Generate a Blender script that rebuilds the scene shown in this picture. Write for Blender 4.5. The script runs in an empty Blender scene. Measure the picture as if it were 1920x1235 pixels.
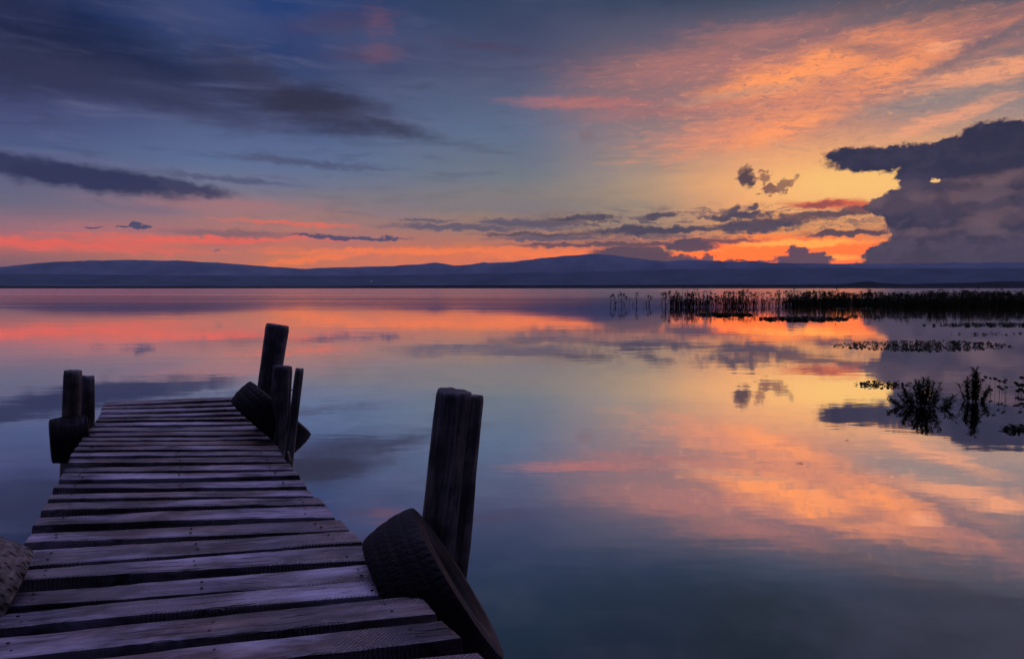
import bpy, bmesh, math, random
from mathutils import Vector, Matrix, noise
R = math.radians
rnd = random.Random(7)
scene = bpy.context.scene

# ---------------------------------------------------------------- camera
F = 1280.0                      # focal length in photo pixels (1920 wide)
PITCH = math.atan((617.5 - 540.0) / F)
EYE = 1.75; DECK = 0.55
cam_d = bpy.data.cameras.new('camera'); cam_d.sensor_width = 36.0; cam_d.lens = 36.0 * F / 1920
cam_d.clip_start = 0.05; cam_d.clip_end = 80000
cam = bpy.data.objects.new('camera', cam_d); scene.collection.objects.link(cam)
cam.location = (0, 0, EYE); cam.rotation_euler = (R(90) - PITCH, 0, 0)
scene.camera = cam
scene.view_settings.view_transform = 'Standard'; scene.view_settings.look = 'None'
scene.view_settings.exposure = 0.0; scene.view_settings.gamma = 1.0

def ray(px, py):
    x = (px - 960) / F; y = (617.5 - py) / F
    d = Vector((x, math.cos(PITCH) + y * math.sin(PITCH), -math.sin(PITCH) + y * math.cos(PITCH)))
    return d.normalized()
def on_z(px, py, z):            # where a line of sight meets the level z (used to measure the photo)
    d = ray(px, py); t = (z - EYE) / d.z
    return Vector((0, 0, EYE)) + d * t
def azel(px, py):
    d = ray(px, py)
    return math.degrees(math.atan2(d.x, d.y)), math.degrees(math.asin(d.z))

def lin(c):
    o = []
    for v in c[:3]:
        v = v / 255.0
        o.append(v / 12.92 if v <= 0.04045 else ((v + 0.055) / 1.055) ** 2.4)
    return (o[0], o[1], o[2], 1.0)

# ---------------------------------------------------------------- world: dusk sky with clouds
world = bpy.data.worlds.new("World"); scene.world = world; world.use_nodes = True
W = world.node_tree; W.nodes.clear()
def N(tree, typ, **kw):
    n = tree.nodes.new(typ)
    for k, v in kw.items(): setattr(n, k, v)
    return n
def link(tree, a, b): tree.links.new(a, b)
def wmath(op, a, b=None, c=None, clamp=False):
    n = N(W, 'ShaderNodeMath', operation=op, use_clamp=clamp)
    for i, v in enumerate((a, b, c)):
        if v is None: continue
        if isinstance(v, (int, float)): n.inputs[i].default_value = v
        else: link(W, v, n.inputs[i])
    return n.outputs[0]
def smooth(v, a, b, lo=0.0, hi=1.0):
    n = N(W, 'ShaderNodeMapRange', interpolation_type='SMOOTHSTEP')
    link(W, v, n.inputs[0])
    n.inputs[1].default_value = a; n.inputs[2].default_value = b; n.inputs[3].default_value = lo; n.inputs[4].default_value = hi
    return n.outputs[0]
def wmix(fac, a, b):
    n = N(W, 'ShaderNodeMix', data_type='RGBA')
    if isinstance(fac, (int, float)): n.inputs[0].default_value = fac
    else: link(W, fac, n.inputs[0])
    for s, v in ((6, a), (7, b)):
        if isinstance(v, tuple): n.inputs[s].default_value = v
        else: link(W, v, n.inputs[s])
    return n.outputs[2]

tc = N(W, 'ShaderNodeTexCoord'); sep = N(W, 'ShaderNodeSeparateXYZ'); link(W, tc.outputs['Generated'], sep.inputs[0])
AZ = wmath('MULTIPLY', wmath('ARCTAN2', sep.outputs[0], sep.outputs[1]), 57.29578)
EL = wmath('MULTIPLY', wmath('ARCSINE', sep.outputs[2]), 57.29578)
cmb = N(W, 'ShaderNodeCombineXYZ'); link(W, AZ, cmb.inputs[0]); link(W, EL, cmb.inputs[1]); P = cmb.outputs[0]
def wnoise(scale3, rot=0.0, detail=4, rough=0.55, off=0.0, dist=0.0, src=None):
    m = N(W, 'ShaderNodeMapping'); link(W, src or P, m.inputs[0])
    m.inputs['Rotation'].default_value = (0, 0, rot); m.inputs['Scale'].default_value = scale3
    m.inputs['Location'].default_value = (off, off * 1.7, off * 0.3)
    n = N(W, 'ShaderNodeTexNoise'); link(W, m.outputs[0], n.inputs['Vector'])
    n.inputs['Scale'].default_value = 1.0; n.inputs['Detail'].default_value = detail; n.inputs['Roughness'].default_value = rough
    n.inputs['Distortion'].default_value = dist
    return n.outputs[0]
wispf = wnoise((0.12, 0.85, 1), rot=R(4), detail=6, off=3.1, dist=0.4)
pufff = wnoise((0.75, 1.05, 1), detail=7, rough=0.62, off=11.3)
bigf = wnoise((0.10, 0.28, 1), detail=4, off=21.0)
streakf = wnoise((0.22, 1.25, 1), rot=R(-13), detail=7, rough=0.6, off=7.7, dist=0.6)
finef = wnoise((2.3, 3.0, 1), detail=5, rough=0.6, off=51.0)
fibf = wnoise((0.45, 3.2, 1), rot=R(-6), detail=7, rough=0.62, off=61.0, dist=0.5)
NZ = {'fine': finef, 'fib': fibf, 'wisp': wispf, 'puff': pufff, 'big': bigf, 'streak': streakf}

wz = N(W, 'ShaderNodeTexNoise'); wz_m = N(W, 'ShaderNodeMapping'); link(W, P, wz_m.inputs[0]); wz_m.inputs['Scale'].default_value = (.75, 1.25, 1); link(W, wz_m.outputs[0], wz.inputs['Vector'])
wz.inputs['Scale'].default_value = 1.0; wz.inputs['Detail'].default_value = 8; wz.inputs['Roughness'].default_value = .68
wv_ = N(W, 'ShaderNodeVectorMath', operation='MULTIPLY_ADD'); link(W, wz.outputs['Color'], wv_.inputs[0]); wv_.inputs[1].default_value = (1.9, 1.3, 0)
ws_ = N(W, 'ShaderNodeVectorMath', operation='SUBTRACT'); link(W, P, ws_.inputs[0]); ws_.inputs[1].default_value = (.95, .65, 0); link(W, ws_.outputs[0], wv_.inputs[2])
P = wv_.outputs[0]        # ragged cloud edges: positions shifted by fine noise
def field(px, py, rx, ry, rot=0.0):
    """distance field of an elliptical cloud, 1 at its rim, in azimuth / elevation degrees"""
    a, e = azel(px, py); a2, _ = azel(px + 10, py); _, e2 = azel(px, py - 10)
    sx = abs(a2 - a) / 10; sy = abs(e2 - e) / 10
    m = N(W, 'ShaderNodeMapping', vector_type='TEXTURE'); link(W, P, m.inputs[0])
    m.inputs['Location'].default_value = (a, e, 0); m.inputs['Rotation'].default_value = (0, 0, R(rot))
    m.inputs['Scale'].default_value = (rx * sx, ry * sy, 1)
    l = N(W, 'ShaderNodeVectorMath', operation='LENGTH'); link(W, m.outputs[0], l.inputs[0])
    return l.outputs['Value']
def blob(px, py, rx, ry, rot=0.0, nz='wisp', amp=1.0, soft=0.9, op=1.0):
    d = field(px, py, rx, ry, rot)
    d2 = wmath('MULTIPLY_ADD', NZ[nz], amp, wmath('SUBTRACT', d, 0.5 * amp)) if nz else d
    return smooth(d2, 1.0 + soft * 0.5, 1.0 - soft * 0.5, 0.0, op)

# clear sky: one colour ramp over elevation for each of five bearings
COLS = [
 (0,    [(-80,(24,38,78)),(0,(12,30,72)),(110,(26,38,78)),(200,(66,72,114)),(270,(76,88,128)),(380,(108,102,122)),(425,(160,112,116)),(455,(222,108,88)),(480,(160,104,96)),(500,(140,98,100))]),
 (480,  [(-80,(30,50,92)),(0,(30,60,116)),(120,(48,64,108)),(230,(78,92,134)),(300,(88,110,150)),(345,(110,116,138)),(395,(150,120,118)),(430,(190,120,100)),(455,(210,118,88)),(490,(215,122,78)),(505,(215,115,65))]),
 (960,  [(-80,(44,62,86)),(0,(52,66,96)),(120,(72,78,108)),(240,(92,110,138)),(330,(112,120,128)),(390,(142,124,112)),(430,(165,124,96)),(460,(215,122,72)),(480,(240,120,60))]),
 (1200, [(-80,(44,58,78)),(0,(52,66,92)),(120,(104,94,108)),(200,(132,114,116)),(260,(150,132,128)),(330,(164,142,124)),(390,(160,138,110)),(430,(168,132,98)),(470,(235,120,56))]),
 (1440, [(-80,(46,56,68)),(0,(60,72,92)),(60,(96,92,102)),(130,(150,114,108)),(200,(192,136,112)),(260,(236,158,112)),(330,(255,172,106)),(380,(246,156,92)),(425,(226,150,82)),(455,(255,140,50)),(490,(255,110,30))]),
 (1920, [(-80,(64,64,78)),(0,(88,88,98)),(60,(104,98,104)),(120,(150,126,118)),(200,(158,140,132)),(300,(224,158,112)),(420,(200,130,90)),(490,(230,120,60))]),
]
cols = []
for px, stops in COLS:
    rp = N(W, 'ShaderNodeValToRGB'); cr = rp.color_ramp; cr.interpolation = 'EASE' if False else 'LINEAR'
    pts = sorted([(azel(px, py)[1] / 60.0, lin(c)) for py, c in stops])
    while len(cr.elements) < len(pts): cr.elements.new(0.5)
    for e, (p, c) in zip(cr.elements, pts): e.position = p
    for e, (p, c) in zip(cr.elements, pts): e.position = p; e.color = c
    link(W, wmath('DIVIDE', EL, 60.0), rp.inputs[0]); cols.append((azel(px, 500)[0], rp.outputs[0]))
C = cols[0][1]
for i in range(1, len(cols)): C = wmix(smooth(AZ, cols[i - 1][0], cols[i][0]), C, cols[i][1])
# faint large-scale unevenness of the high haze
C = wmix(smooth(bigf, 0.35, 0.7, 0.0, 0.22), C, lin((104, 104, 132)))

def chain(v):
    """make what follows wait for v, which keeps Cycles' node stack small"""
    global P
    n = N(W, 'ShaderNodeVectorMath', operation='MULTIPLY_ADD'); link(W, v, n.inputs[0]); n.inputs[1].default_value = (1e-7, 1e-7, 1e-7); link(W, P, n.inputs[2])
    P = n.outputs[0]
def paint(C, col, *bs):
    chain(C)
    m = blob(*bs[0][:4], **bs[0][4]) if len(bs[0]) > 4 else blob(*bs[0])
    for b in bs[1:]:
        m = wmath('MAXIMUM', m, blob(*b[:4], **(b[4] if len(b) > 4 else {})))
    return wmix(m, C, lin(col))
K = dict
# warm light round the sun
C = paint(C, (255, 186, 112), (1580, 335, 290, 58, K(nz='big', amp=.5, soft=1.7, op=.8, rot=3)))
C = paint(C, (255, 198, 112), (1640, 340, 170, 36, K(nz='fib', amp=.7, soft=1.6, op=.9)))
# cirrus, upper right
C = paint(C, (178, 122, 112), (1460, 160, 330, 92, K(nz='big', amp=1.2, soft=1.9, op=.6)))
C = paint(C, (194, 122, 112), (1330, 118, 180, 28, K(nz='fib', amp=2.0, soft=1.7, op=.6, rot=3)), (1500, 70, 160, 26, K(nz='fib', amp=2.2, soft=1.7, op=.6, rot=-5)), (1800, 70, 180, 22, K(nz='fib', amp=2.0, soft=1.7, op=.45, rot=14)))
C = paint(C, (250, 150, 104), (1600, 120, 200, 44, K(nz='streak', amp=2.8, soft=1.6, op=.6, rot=5)), (1430, 232, 190, 30, K(nz='fib', amp=2.8, soft=1.6, op=.6, rot=10)), (1520, 190, 150, 24, K(nz='fib', amp=2.6, soft=1.6, op=.6, rot=4)))
C = paint(C, (272, 162, 94), (1465, 152, 150, 24, K(nz='fib', amp=1.5, soft=1.6, op=.95, rot=9)), (1540, 118, 90, 22, K(nz='fib', amp=2.0, soft=1.7, op=.8, rot=20)), (1680, 125, 80, 24, K(nz='fib', amp=2.4, soft=1.6, op=.75, rot=14)), (1460, 245, 90, 16, K(nz='fib', amp=1.8, soft=1.6, op=.7, rot=12)))
C = paint(C, (255, 168, 122), (1850, 140, 150, 20, K(nz='fib', amp=2.6, soft=1.4, op=.8, rot=4)), (1770, 222, 110, 13, K(nz='fib', amp=2.2, soft=1.4, op=.7, rot=14)), (1770, 88, 34, 7, K(nz='fib', amp=1.6, soft=1.5, op=.8)), (1900, 122, 50, 8, K(nz='fib', amp=1.6, soft=1.5, op=.9)))
C = paint(C, (182, 114, 112), (1110, 193, 130, 11, K(nz='fib', amp=1.1, soft=1.4, op=.85, rot=-2)), (1270, 206, 150, 11, K(nz='fib', amp=1.6, soft=1.5, op=.5, rot=2)))
C = paint(C, (88, 92, 108), (1610, 42, 240, 13, K(nz='fib', amp=2.4, soft=1.7, op=.5, rot=8)), (1620, 92, 90, 12, K(nz='fib', amp=2.4, soft=1.7, op=.5, rot=-16)), (1850, 82, 110, 9, K(nz='fib', amp=1.6, soft=1.6, op=.55, rot=22)))
C = paint(C, (146, 136, 132), (1740, 192, 130, 17, K(nz='fib', amp=2.2, soft=1.6, op=.65, rot=5)), (1390, 175, 130, 9, K(nz='fib', amp=2.2, soft=1.6, op=.45, rot=5)))
fib2 = wnoise((0.9, 5.5, 1), rot=R(-5), detail=6, rough=0.62, off=81.0, dist=0.6)
rg = blob(1560, 160, 430, 105, nz='big', amp=.6, soft=1.6)
C = wmix(wmath('MULTIPLY', rg, smooth(fib2, .50, .34, 0, .5)), C, lin((126, 108, 116)))
C = wmix(wmath('MULTIPLY', rg, smooth(fib2, .54, .70, 0, .45)), C, lin((255, 176, 126))); chain(C)
# pink and orange bars low on the left
C = paint(C, (186, 112, 112), (190, 428, 120, 9, K(nz='fib', amp=1.8, soft=1.6, op=.6)), (440, 385, 170, 14, K(nz='fib', amp=1.8, soft=1.8, op=.4)))
C = paint(C, (246, 104, 78), (70, 457, 230, 8, K(nz='fib', amp=2.0, soft=1.3, op=.95, rot=-1)), (400, 450, 210, 6, K(nz='fib', amp=2.0, soft=1.3, op=.9, rot=2)))
C = paint(C, (232, 108, 84), (540, 419, 105, 4, K(nz='fib', amp=1.6, soft=1.4, op=.85, rot=-2)), (250, 470, 150, 5, K(nz='fib', amp=2, soft=1.4, op=.6)), (180, 440, 110, 4, K(nz='fib', amp=1.6, soft=1.4, op=.6)))
C = paint(C, (262, 128, 58), (800, 470, 260, 6, K(nz='fib', amp=1.8, soft=1.3, op=.9, rot=1)), (590, 485, 90, 6, K(nz='fib', amp=1.6, soft=1.4, op=.8, rot=8)), (1040, 476, 130, 9, K(nz='fib', amp=1.2, soft=1.4, op=.95)))
C = paint(C, (305, 128, 18), (1450, 473, 215, 27, K(nz='fib', amp=1.0, soft=.9, op=.98)))
C = paint(C, (290, 190, 70), (1500, 456, 120, 6, K(nz='fib', amp=1.4, soft=1.0, op=.8)), (1560, 482, 60, 4, K(nz='fib', amp=1.0, soft=1.2, op=.7)), (1250, 470, 90, 4, K(nz='fib', amp=1.4, soft=1.0, op=.6)))
# faint high streaks over the blue part of the sky
rl = blob(500, 230, 760, 210, nz='big', amp=1.0, soft=1.4)
C = wmix(wmath('MULTIPLY', rl, smooth(wispf, .50, .72, 0, .30)), C, lin((112, 112, 146)))
C = wmix(wmath('MULTIPLY', rl, smooth(streakf, .50, .30, 0, .26)), C, lin((56, 60, 86))); chain(C)
# dark clouds, upper left
C = paint(C, (22, 30, 58), (210, 118, 330, 46, K(nz='wisp', amp=2.6, soft=1.7, op=.75, rot=-7)), (60, 130, 200, 40, K(nz='wisp', amp=1.6, soft=1.8, op=.7)))
C = paint(C, (54, 56, 86), (230, 165, 330, 34, K(nz='wisp', amp=1.8, soft=1.8, op=.7, rot=-5)), (470, 215, 230, 24, K(nz='wisp', amp=1.6, soft=1.8, op=.6, rot=-3)))
C = paint(C, (46, 45, 64), (585, 197, 145, 34, K(nz='wisp', amp=1.3, soft=1.3, op=.9, rot=-8)), (720, 232, 90, 14, K(nz='wisp', amp=1.3, soft=1.5, op=.75, rot=-12)), (470, 140, 90, 34, K(nz='puff', amp=1.8, soft=1.6, op=.6, rot=-20)))
C = paint(C, (40, 44, 76), (165, 332, 215, 25, K(nz='wisp', amp=.9, soft=.8, op=.95, rot=-5)), (40, 312, 140, 22, K(nz='wisp', amp=.9, soft=.9, op=.9, rot=-6)), (330, 350, 110, 15, K(nz='wisp', amp=.8, soft=.8, op=.85, rot=-6)))
C = paint(C, (76, 80, 108), (420, 335, 130, 6, K(nz='wisp', amp=1.2, soft=1.2, op=.75, rot=-3)), (560, 304, 110, 7, K(nz='wisp', amp=1.5, soft=1.3, op=.8, rot=-2)), (660, 312, 90, 5, K(nz='wisp', amp=1.5, soft=1.3, op=.6, rot=-2)))
C = paint(C, (78, 60, 84), (650, 42, 95, 20, K(nz='fib', amp=1.6, soft=1.8, op=.4, rot=10)), (690, 100, 70, 14, K(nz='fib', amp=1.6, soft=1.8, op=.4, rot=5)), (925, 90, 90, 8, K(nz='puff', amp=1.6, soft=1.6, op=.35, rot=-5)))
C = paint(C, (152, 92, 100), (712, 40, 22, 24, K(nz='fib', amp=3.0, soft=1.9, op=.22)), (716, 98, 26, 20, K(nz='fib', amp=3.0, soft=1.9, op=.22)))
C = paint(C, (122, 118, 122), (880, 385, 240, 12, K(nz='wisp', amp=1.8, soft=1.6, op=.6)), (760, 372, 180, 9, K(nz='wisp', amp=1.8, soft=1.6, op=.5)))
C = paint(C, (66, 70, 100), (655, 445, 110, 4.2, K(nz='wisp', amp=.8, soft=.5, op=.92, rot=-1)), (265, 423, 22, 5, K(nz=None, soft=.3, op=.95)), (245, 426, 26, 1.6, K(nz=None, soft=.4, op=.95)), (177, 425, 21, 2, K(nz=None, soft=.4, op=.9)))
C = paint(C, (110, 90, 100), (405, 467, 8, 3, K(nz='puff', amp=1.6, soft=.8, op=.8)), (440, 438, 110, 6, K(nz='wisp', amp=1.4, soft=1.4, op=.7)))
# grey bars over the far ridge
C = paint(C, (92, 84, 100), (860, 427, 120, 6, K(nz='fib', amp=1.3, soft=.9, op=.9, rot=-1)), (990, 420, 85, 8, K(nz='fib', amp=1.3, soft=.8, op=.95, rot=-3)), (1040, 447, 110, 4.5, K(nz='fib', amp=1.3, soft=.8, op=.9)), (800, 414, 50, 3, K(nz='fib', amp=1.1, soft=.9, op=.8)))
scud = wnoise((0.30, 2.4, 1), detail=8, rough=0.66, off=71.0, dist=0.8)
sm = wmath('MULTIPLY', blob(1290, 420, 330, 30, nz='fine', amp=.6, soft=.9), smooth(scud, .47, .54)); C = wmix(wmath('MULTIPLY', sm, .85), C, lin((92, 78, 86))); chain(C)
C = paint(C, (66, 59, 76), (1235, 432, 130, 7, K(nz='fib', amp=1.2, soft=.7, op=.95)), (1100, 409, 62, 6, K(nz='fine', amp=1.2, soft=.8, op=.85)), (1420, 424, 90, 11, K(nz='fine', amp=.9, soft=.6, op=.95, rot=2)), (1390, 405, 60, 9, K(nz='fine', amp=2.0, soft=.7, op=.9)), (1235, 405, 36, 5, K(nz='fine', amp=1.8, soft=.7, op=.9)), (1380, 396, 8, 12, K(nz='fine', amp=1.2, soft=.6, op=.9)), (1414, 388, 9, 7, K(nz='fine', amp=1.6, soft=.6, op=.9)))
C = paint(C, (70, 61, 76), (1150, 458, 190, 5, K(nz='fib', amp=1.2, soft=.8, op=.85)), (1000, 440, 110, 3, K(nz='fib', amp=1.2, soft=.8, op=.8)), (1290, 461, 52, 12, K(nz='fine', amp=.7, soft=.5, op=.95)), (1180, 478, 78, 18, K(nz='puff', amp=.7, soft=.4, op=.95)), (1275, 488, 48, 9, K(nz='fine', amp=.6, soft=.4, op=.95)), (1326, 485, 13, 9, K(nz='fine', amp=1.0, soft=.5, op=.9)), (1390, 491, 70, 3, K(nz='fine', amp=1.0, soft=.5, op=.9)), (1345, 451, 70, 4, K(nz='fib', amp=1.0, soft=.6, op=.85)))
C = paint(C, (214, 86, 54), (1560, 383, 80, 8, K(nz='fib', amp=1.2, soft=.9, op=.95, rot=-2)), (1620, 388, 34, 9, K(nz='fine', amp=1.2, soft=1.0, op=.8)))
C = paint(C, (84, 62, 70), (1540, 402, 95, 6, K(nz='fine', amp=1.0, soft=.7, op=.92, rot=1)), (1590, 437, 76, 7, K(nz='fine', amp=.8, soft=.5, op=.97)), (1480, 412, 70, 5, K(nz='fib', amp=1.1, soft=.8, op=.9)), (1540, 384, 45, 4, K(nz='fib', amp=1.1, soft=.9, op=.6)), (1610, 396, 36, 8, K(nz='fine', amp=1.1, soft=.8, op=.8)))
C = paint(C, (64, 50, 62), (1401, 333, 13, 20, K(nz='fine', amp=1.5, soft=.7, op=.95, rot=16)), (1393, 322, 9, 8, K(nz='fine', amp=1.4, soft=.7, op=.8)))
C = paint(C, (116, 74, 70), (1444, 356, 15, 8, K(nz='fine', amp=2.2, soft=.6, op=.9, rot=20)), (1432, 334, 14, 13, K(nz='fine', amp=4.5, soft=.7, op=.75)), (1466, 348, 26, 10, K(nz='fine', amp=4.5, soft=.7, op=.8, rot=25)), (1100, 250, 14, 9, K(nz='fine', amp=2, soft=1.2, op=.2)))
C = paint(C, (80, 64, 80), (1507, 487, 56, 13, K(nz='fine', amp=.6, soft=.3, op=.97)), (1497, 474, 24, 12, K(nz='fine', amp=.6, soft=.3, op=.97)), (1530, 480, 20, 7, K(nz='fine', amp=.6, soft=.3, op=.97)))
# the great storm cloud on the right
cb = None; chain(C)
for b in [(1700, 296, 150, 25, K(nz='fine', amp=.4, soft=.28)), (1600, 291, 56, 16, K(nz='fine', amp=.4, soft=.35)), (1870, 287, 116, 62, K(nz='fine', amp=.35, soft=.16)), (1810, 280, 66, 30, K(nz='fine', amp=.4, soft=.12)),
          (1762, 330, 86, 36, K(nz='puff', amp=.4, soft=.08)), (1705, 384, 88, 27, K(nz='fine', amp=.45, soft=.1)), (1830, 385, 190, 70, K(nz='puff', amp=.4, soft=.08)), (1765, 435, 104, 44, K(nz='fine', amp=.4, soft=.07)),
          (1745, 478, 134, 30, K(nz='fine', amp=.4, soft=.08)), (1740, 496, 160, 16, K(nz='fine', amp=.4, soft=.08)), (1900, 470, 300, 60, K(nz='puff', amp=.4, soft=.1)), (2060, 350, 200, 150, K(nz='puff', amp=.4, soft=.1))]:
    m = blob(*b[:4], **b[4]); cb = m if cb is None else wmath('MAXIMUM', cb, m)
    chain(cb)
hole = blob(1753, 338, 9, 5, nz='puff', amp=.5, soft=.3)
cb = wmath('MULTIPLY', cb, wmath('SUBTRACT', 1.0, hole))
billow = wnoise((0.34, 0.62, 1), detail=7, rough=0.6, off=31.0, dist=0.5)
bl2 = wmath('MULTIPLY_ADD', finef, .35, billow)
e_lo = azel(1800, 470)[1]
cc = wmix(smooth(bl2, .56, .76), lin((46, 41, 58)), lin((84, 66, 76)))
chain(cc)
def tone(cc, col, *bs):
    for b in bs: cc = wmix(blob(*b[:4], **b[4]), cc, lin(col)); chain(cc)
    return cc
cc = tone(cc, (106, 80, 84), (1680, 380, 56, 19, K(nz='fine', amp=1.0, soft=1.0, op=.85)), (1765, 392, 46, 14, K(nz='fine', amp=1.2, soft=1.1, op=.6)), (1900, 400, 40, 16, K(nz='fine', amp=1.2, soft=1.1, op=.6)), (1850, 338, 90, 13, K(nz='fine', amp=1.2, soft=.8, op=.6, rot=6)), (1815, 366, 80, 12, K(nz='fine', amp=1.2, soft=.8, op=.7)), (1838, 414, 34, 22, K(nz='fine', amp=1.0, soft=1.0, op=.7)), (1730, 436, 48, 9, K(nz='fine', amp=1.2, soft=.9, op=.55)))
vn = N(W, 'ShaderNodeTexVoronoi', feature='SMOOTH_F1'); vm = N(W, 'ShaderNodeMapping'); link(W, P, vm.inputs[0]); vm.inputs['Scale'].default_value = (.50, .85, 1); vm.inputs['Location'].default_value = (3.3, 1.2, 0); link(W, vm.outputs[0], vn.inputs['Vector'])
vn.inputs['Scale'].default_value = 1.0; vn.inputs['Smoothness'].default_value = .35
cc = wmix(smooth(vn.outputs['Distance'], .42, .05, 0, .5), cc, lin((112, 88, 92))); chain(cc)
cc = wmix(smooth(vn.outputs['Distance'], .5, .8, 0, .6), cc, lin((44, 40, 60))); chain(cc)
cc = tone(cc, (50, 44, 62), (1740, 402, 60, 10, K(nz='fine', amp=1.4, soft=.8, op=.6)), (1860, 384, 80, 8, K(nz='fine', amp=1.4, soft=.8, op=.5)), (1780, 350, 50, 8, K(nz='fine', amp=1.4, soft=.8, op=.6)))
cc = wmix(smooth(EL, e_lo + 1.4, e_lo - .6, 0, .85), cc, lin((60, 52, 66)))
cc = tone(cc, (42, 40, 62), (1690, 294, 200, 36, K(nz='puff', amp=.7, soft=.5)), (1890, 268, 160, 52, K(nz='fine', amp=.7, soft=.6, rot=10)), (1745, 318, 80, 18, K(nz='fine', amp=1.0, soft=.8)))
cc = wmix(smooth(bl2, .60, .78, 0, .30), cc, lin((74, 66, 86)))
C = wmix(cb, C, cc)
# unseen sky overhead and behind: dimmed to keep camera-facing sides dark

C = wmix(smooth(wmath('ABSOLUTE', AZ), 50, 95), C, lin((34, 38, 62)))
C = wmix(smooth(EL, 36, 60), C, lin((40, 44, 74)))
C = wmix(wmath('MULTIPLY', smooth(EL, 40, 58), smooth(sep.outputs[1], .02, .34)), C, (1.5, 1.34, 2.9, 1))   # bright patch of unseen sky ahead, added to light the plank tops
# stronger afterglow towards the horizon
C2 = N(W, 'ShaderNodeVectorMath', operation='SCALE'); link(W, C, C2.inputs[0]); link(W, smooth(EL, 16, 1, 1.0, 1.18), C2.inputs['Scale']); C = C2.outputs[0]
C = wmix(smooth(EL, -0.5, -3), C, lin((50, 54, 76)))
bg = N(W, 'ShaderNodeBackground'); link(W, C, bg.inputs[0]); bg.inputs[1].default_value = 1.0
sky = N(W, 'ShaderNodeTexSky'); sky.sky_type = 'NISHITA'; sky.sun_disc = False
sky.sun_elevation = R(-4.0); sky.sun_rotation = R(24); sky.altitude = 1800
bg2 = N(W, 'ShaderNodeBackground'); link(W, sky.outputs[0], bg2.inputs[0]); bg2.inputs[1].default_value = 0.05
add = N(W, 'ShaderNodeAddShader'); link(W, bg.outputs[0], add.inputs[0]); link(W, bg2.outputs[0], add.inputs[1])
wo = N(W, 'ShaderNodeOutputWorld'); link(W, add.outputs[0], wo.inputs[0])
world.cycles.sampling_method = 'MANUAL'; world.cycles.sample_map_resolution = 512

# ---------------------------------------------------------------- helpers
COL = scene.collection
def tag(o, label=None, cat=None, group=None, kind=None):
    if label: o['label'] = label
    if cat: o['category'] = cat
    if group: o['group'] = group
    if kind: o['kind'] = kind
    return o
def empty(name, loc):
    o = bpy.data.objects.new(name, None); COL.objects.link(o); o.location = loc; o.empty_display_size = 0.1
    return o
def mesh_obj(name, verts, faces, mat, parent=None, smooth_sh=False, loc=None, rot=None, matrix=None):
    me = bpy.data.meshes.new(name); me.from_pydata([tuple(v) for v in verts], [], faces); me.update()
    if smooth_sh: me.polygons.foreach_set('use_smooth', [True] * len(me.polygons))
    me.materials.append(mat)
    o = bpy.data.objects.new(name, me); COL.objects.link(o)
    if matrix is not None: o.matrix_basis = matrix
    else:
        if loc is not None: o.location = loc
        if rot is not None: o.rotation_euler = rot
    if parent is not None: o.parent = parent
    return o
def material(name):
    m = bpy.data.materials.new(name); m.use_nodes = True
    t = m.node_tree; b = t.nodes['Principled BSDF']
    return m, t, b
def mnoise(t, scale, detail=4, rough=.6, vec=None, mp=(1, 1, 1), coord='Object', dist=0.0):
    c = N(t, 'ShaderNodeTexCoord'); mm = N(t, 'ShaderNodeMapping'); link(t, vec or c.outputs[coord], mm.inputs[0])
    mm.inputs['Scale'].default_value = mp
    n = N(t, 'ShaderNodeTexNoise'); link(t, mm.outputs[0], n.inputs['Vector'])
    n.inputs['Scale'].default_value = scale; n.inputs['Detail'].default_value = detail; n.inputs['Roughness'].default_value = rough
    n.inputs['Distortion'].default_value = dist
    return n.outputs[0]
def ramp(t, v, stops):
    r = N(t, 'ShaderNodeValToRGB'); link(t, v, r.inputs[0]); e = r.color_ramp.elements
    while len(e) < len(stops): e.new(.5)
    for k, (p, c) in zip(e, stops): k.position = p
    for k, (p, c) in zip(e, stops):
        k.position = p; k.color = c if len(c) == 4 else (*c, 1)
    return r.outputs[0]
def mth(t, op, a, b=None, c=None):
    n = N(t, 'ShaderNodeMath', operation=op)
    for i, v in enumerate((a, b, c)):
        if v is None: continue
        if isinstance(v, (int, float)): n.inputs[i].default_value = v
        else: link(t, v, n.inputs[i])
    return n.outputs[0]
def mixc(t, f, a, b, blend='MIX'):
    n = N(t, 'ShaderNodeMix', data_type='RGBA', blend_type=blend)
    if isinstance(f, (int, float)): n.inputs[0].default_value = f
    else: link(t, f, n.inputs[0])
    for s, v in ((6, a), (7, b)):
        if isinstance(v, tuple): n.inputs[s].default_value = v if len(v) == 4 else (*v, 1)
        else: link(t, v, n.inputs[s])
    return n.outputs[2]
def bump(t, h, b, strength=.5, dist=.01):
    n = N(t, 'ShaderNodeBump'); link(t, h, n.inputs['Height']); n.inputs['Strength'].default_value = strength; n.inputs['Distance'].default_value = dist
    link(t, n.outputs[0], b.inputs['Normal']); return n

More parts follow.
